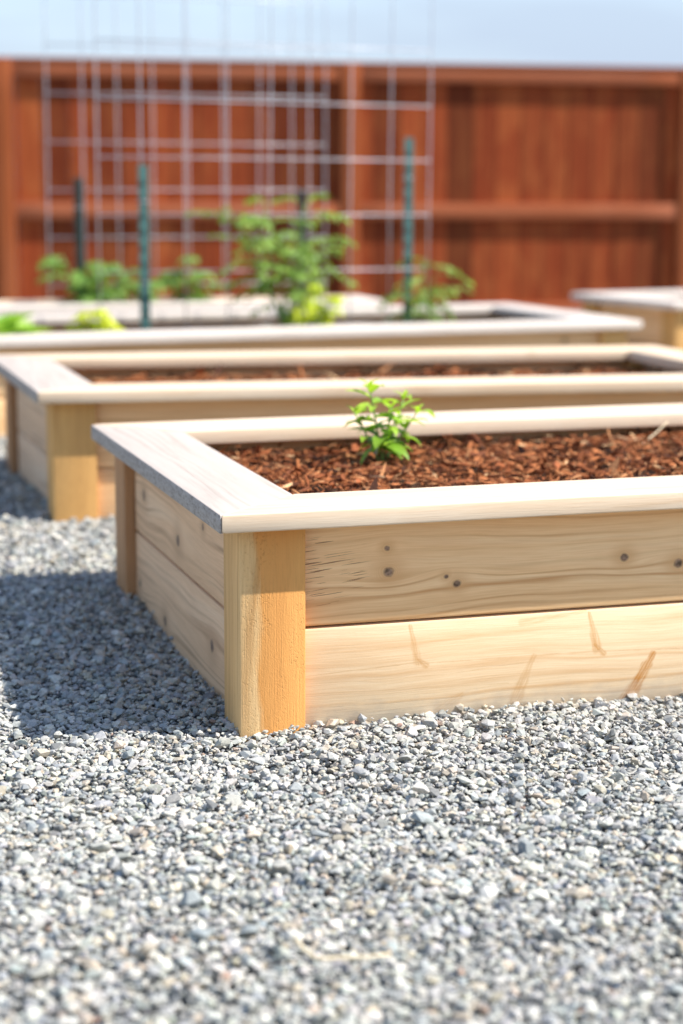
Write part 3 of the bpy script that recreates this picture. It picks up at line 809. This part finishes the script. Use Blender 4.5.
# ------------------------------------------------------------------ wire trellis panels and stakes
def panel(label, p0, p1, z0, ncol, nrow, dz, lean, rad=0.0022, keep=None):
    p0 = Vector((*p0, 0)); p1 = Vector((*p1, 0)); d = (p1 - p0); W_ = d.length; ang = math.atan2(d.y, d.x)
    root = empty('wire_trellis_panel', (p0.x, p0.y, z0), ang); tag(root, label, 'trellis', 'wire trellis panels over the far beds')
    root.rotation_euler = (R(lean[0]), R(lean[1]), ang)
    Hh = dz * nrow
    bm = bmesh.new(); tube(bm, [(0, 0, -0.06), (0, 0.003, Hh * .3), (0, -0.002, Hh * .7), (0, 0, Hh)], rad, rad, 6); mv = finish(bm, 'vertical_wire')
    mv.materials.append(M['wire'])
    bm = bmesh.new(); tube(bm, [(0, 0, 0), (W_ * .33, .002, .001), (W_ * .7, -.002, 0), (W_, 0, 0)], rad, rad, 6); mh = finish(bm, 'horizontal_wire')
    mh.materials.append(M['wire'])
    for i in range(ncol):
        mesh_obj('vertical_wire', mv, None, root, (W_ * i / (ncol - 1), 0, 0), (R(random.uniform(-.3, .3)), R(random.uniform(-.4, .4)), 0))
    for j in range(nrow + 1):
        mesh_obj('horizontal_wire', mh, None, root, (0, -rad * 2 + 0.0004, dz * j), (0, R(random.uniform(-.12, .12)), 0))
panel('nearer wire mesh trellis panel standing in the long bed behind the tall tomato plant', (0.440, 3.47), (1.555, 3.53), 0.277, 9, 8, 0.1775, (0, 0.2))
panel('farther wire mesh trellis panel standing in the narrow rear bed near the fence', (0.440, 4.50), (1.494, 4.50), 0.189, 9, 9, 0.1715, (0, 0.0))

def stake(loc, h, mat, label, rz=0.0):
    root = empty('garden_stake', loc, rz); tag(root, label, 'stake', 'green metal garden stakes holding the wire panels')
    bm = bmesh.new(); w, t = 0.016, 0.003   # T section post
    prof = [(-w, 0), (w, 0), (w, t), (t / 2, t), (t / 2, 0.018), (-t / 2, 0.018), (-t / 2, t), (-w, t)]
    lo = [bm.verts.new((x, y, -0.2)) for x, y in prof]; hi = [bm.verts.new((x, y, h)) for x, y in prof]
    for i in range(8): bm.faces.new((lo[i], lo[(i + 1) % 8], hi[(i + 1) % 8], hi[i]))
    bm.faces.new(lo[::-1]); bm.faces.new(hi)
    k = 0.06
    while k < h - 0.02:      # studs
        bmesh.ops.create_cube(bm, size=1, matrix=Matrix.Translation((0, -0.003, k)) @ Matrix.Diagonal((0.012, 0.007, 0.014, 1)))
        k += 0.05
    mesh_obj('post', finish(bm, 'post'), mat, root)
    for j in (0.35, 0.8):
        bm = bmesh.new()
        pts = [(0.019 * math.cos(a), 0.007 + 0.016 * math.sin(a), h * j) for a in np.linspace(0, 6.0, 12)]
        tube(bm, pts, 0.0012, 0.0012, 4)
        mesh_obj('wire_tie', finish(bm, 'wire_tie'), M['wire'], root)
stake((0.578, 3.44, 0.225), 0.561, M['stake_teal'], 'teal metal stake at the left of the nearer wire panel', 0.13)
stake((1.500, 3.575, 0.225), 0.656, M['stake_teal'], 'dark teal metal stake at the right of the nearer wire panel', 0.13)
stake((0.550, 4.485, 0.210), 0.537, M['stake_dark'], 'almost black green stake at the left of the farther wire panel')
stake((1.396, 4.485, 0.210), 0.496, M['stake_dark'], 'dark stake at the right of the farther wire panel, rising above the tomato plant')

# ------------------------------------------------------------------ fence
def fence():
    ang = -0.127
    root = empty('wooden_fence', (2.664, 7.87, 0.0), ang)
    tag(root, 'red brown stained wooden fence running behind all the garden beds', 'fence')
    TOP = 1.385
    # local: x along, y away from camera. boards at y 0.0..0.018
    bw, pitch, x0, x1 = 0.1417, 0.1425, -5.7, 6.0
    bm = bmesh.new(); k = math.floor(x0 / pitch)
    rr = random.Random(4)
    while k * pitch < x1:
        xa = k * pitch + 0.0004; xb = xa + bw; yo = rr.uniform(-0.0015, .0015); zt = TOP - 0.02 + rr.uniform(-.004, .004)
        m = bmesh.ops.create_cube(bm, size=1, matrix=Matrix.Translation(((xa + xb) / 2, 0.009 + yo, zt / 2 + 0.01)) @ Matrix.Diagonal((bw, 0.018, zt - 0.02, 1)))
        k += 1
    mesh_obj('board_panel', finish(bm, 'board_panel'), M['fence'], root)
    posts = [-5.79, -3.85, -1.92, 0.0, 2.00, 3.96, 5.90]
    for px in posts:
        me = board_mesh(TOP + 0.05, 0.089, 0.105, bev=0.004)
        mesh_obj('fence_post', me, M['fpost'], root, (px, -0.0005, (TOP + 0.05) / 2 - 0.051), (0, R(-90), 0)).rotation_euler = (0, R(-90), 0)
    for a, b in zip(posts[:-1], posts[1:]):
        ln = b - a - 0.107
        for zc, hh in ((TOP - 0.047, 0.089), (0.575, 0.089), (0.0, 0.089)):
            me = board_mesh(ln, hh, 0.034, bev=0.003)
            mesh_obj('rail', me, M['rail'], root, ((a + b) / 2, -0.0185, zc), (R(90), 0, 0))
    me = board_mesh(x1 - x0, 0.072, 0.012, bev=0.002)
    mesh_obj('fence_cap', me, M['rail'], root, ((x0 + x1) / 2, -0.008, TOP + 0.0065), (0, 0, 0))
fence()

# ------------------------------------------------------------------ twigs
def twig(name, label, pts, r, mat, cat='twig', fork=None):
    p0 = Vector(pts[0]); bm = bmesh.new(); tube(bm, [Vector(p) - p0 for p in pts], r, r * .6, 6)
    if fork: tube(bm, [Vector(p) - p0 for p in fork], r * .8, r * .4, 5)
    o = mesh_obj(name, finish(bm, name), mat, None, p0); tag(o, label, cat)
twig('dry_straw', 'bent pale straw coloured dry stem lying on the gravel in the foreground',
     [(-0.146, -0.776, 0.0270), (-0.143, -0.790, 0.0230), (-0.137, -0.806, 0.0200), (-0.125, -0.812, 0.0195), (-0.105, -0.813, 0.0190), (-0.085, -0.820, 0.0200), (-0.066, -0.822, 0.0210)], 0.0026, M['straw'], 'straw')
twig('dry_twig', 'thin pale twig sticking up out of the mulch near the rear of the nearest bed',
     [(0.952, 0.74, 0.250), (0.985, 0.76, 0.262), (1.012, 0.775, 0.275), (1.04, 0.79, 0.290)], 0.0016, M['straw'])
twig('wood_shaving', 'curled light wood splinter on the mulch, left of the thin pale twig', [(0.900, 0.77, 0.264), (0.925, 0.765, 0.268), (0.950, 0.76, 0.262), (0.972, 0.765, 0.263)], 0.0032, M['bark'], 'splinter')

# ------------------------------------------------------------------ camera
C = (-0.6116, -2.3928, 0.7342)
cd = bpy.data.cameras.new('camera'); cam = bpy.data.objects.new('camera', cd); COL.objects.link(cam)
r_ = Vector((0.95391151, -0.30006308, 0.00387078)); u_ = Vector((0.04828757, 0.16621315, 0.98490685)); f_ = Vector((0.29617756, 0.93932707, -0.17304196))
mw = Matrix((r_, u_, -f_)).transposed().to_4x4(); mw.translation = Vector(C)
cam.matrix_world = mw
cd.sensor_fit = 'VERTICAL'; cd.sensor_height = 36; cd.sensor_width = 24
cd.lens = 1875.24 / 1024 * 36
cd.clip_start = 0.05; cd.clip_end = 3000
cd.dof.use_dof = True; cd.dof.focus_distance = 2.52; cd.dof.aperture_fstop = 2.8; cd.dof.aperture_blades = 0
scene.camera = cam

# ------------------------------------------------------------------ light
sd = Vector((0.23, -0.107, 0.29)).normalized()
elev = math.asin(sd.z); az = math.atan2(sd.x, sd.y)
w = bpy.data.worlds.new('World'); scene.world = w; w.use_nodes = True
nt = w.node_tree; nt.nodes.clear()
out = nt.nodes.new('ShaderNodeOutputWorld'); bg = nt.nodes.new('ShaderNodeBackground'); sky = nt.nodes.new('ShaderNodeTexSky')
sky.sky_type = 'NISHITA'; sky.sun_disc = False; sky.sun_elevation = elev; sky.sun_rotation = az
sky.air_density = 1.0; sky.dust_density = 0.4; sky.ozone_density = 1.5
# thin pale cloud low over the horizon, clear blue higher up
tcw = nt.nodes.new('ShaderNodeTexCoord'); sp = nt.nodes.new('ShaderNodeSeparateXYZ'); nt.links.new(tcw.outputs['Generated'], sp.inputs[0])
mp = nt.nodes.new('ShaderNodeMapping'); mp.inputs['Scale'].default_value = (2.2, 2.2, 16); nt.links.new(tcw.outputs['Generated'], mp.inputs[0])
cn = nt.nodes.new('ShaderNodeTexNoise'); cn.inputs['Scale'].default_value = 1.6; cn.inputs['Detail'].default_value = 5; nt.links.new(mp.outputs[0], cn.inputs['Vector'])
cr = nt.nodes.new('ShaderNodeMapRange'); cr.inputs[1].default_value = 0.36; cr.inputs[2].default_value = 0.62; cr.inputs[3].default_value = 0.72; cr.inputs[4].default_value = 1.0; nt.links.new(cn.outputs['Fac'], cr.inputs[0])
er = nt.nodes.new('ShaderNodeMapRange'); er.inputs[1].default_value = 0.06; er.inputs[2].default_value = 0.60; er.inputs[3].default_value = 0.97; er.inputs[4].default_value = 0.0; nt.links.new(sp.outputs[2], er.inputs[0])
mm = nt.nodes.new('ShaderNodeMath'); mm.operation = 'MULTIPLY'; nt.links.new(cr.outputs[0], mm.inputs[0]); nt.links.new(er.outputs[0], mm.inputs[1])
mx = nt.nodes.new('ShaderNodeMix'); mx.data_type = 'RGBA'; nt.links.new(mm.outputs[0], mx.inputs[0]); nt.links.new(sky.outputs[0], mx.inputs[6])
SKY = 0.13
mx.inputs[7].default_value = (0.275 / SKY, 0.330 / SKY, 0.415 / SKY, 1)
bg.inputs[1].default_value = SKY
nt.links.new(mx.outputs[2], bg.inputs[0]); nt.links.new(bg.outputs[0], out.inputs[0])
ld = bpy.data.lights.new('sun', 'SUN'); ld.energy = 4.1; ld.angle = R(0.53); ld.color = (1.0, 0.955, 0.89)
lo = bpy.data.objects.new('sun', ld); COL.objects.link(lo); lo.location = sd * 20
lo.rotation_euler = (-sd).to_track_quat('-Z', 'Y').to_euler()

# ------------------------------------------------------------------ render
scene.render.engine = 'CYCLES'
scene.cycles.use_denoising = True
try: scene.cycles.denoiser = 'OPENIMAGEDENOISE'
except Exception: pass
scene.cycles.max_bounces = 7; scene.cycles.diffuse_bounces = 4; scene.cycles.sample_clamp_indirect = 6
scene.view_settings.view_transform = 'Standard'; scene.view_settings.look = 'None'
scene.view_settings.exposure = 1.08; scene.view_settings.gamma = 1.0
scene.view_settings.use_curve_mapping = False
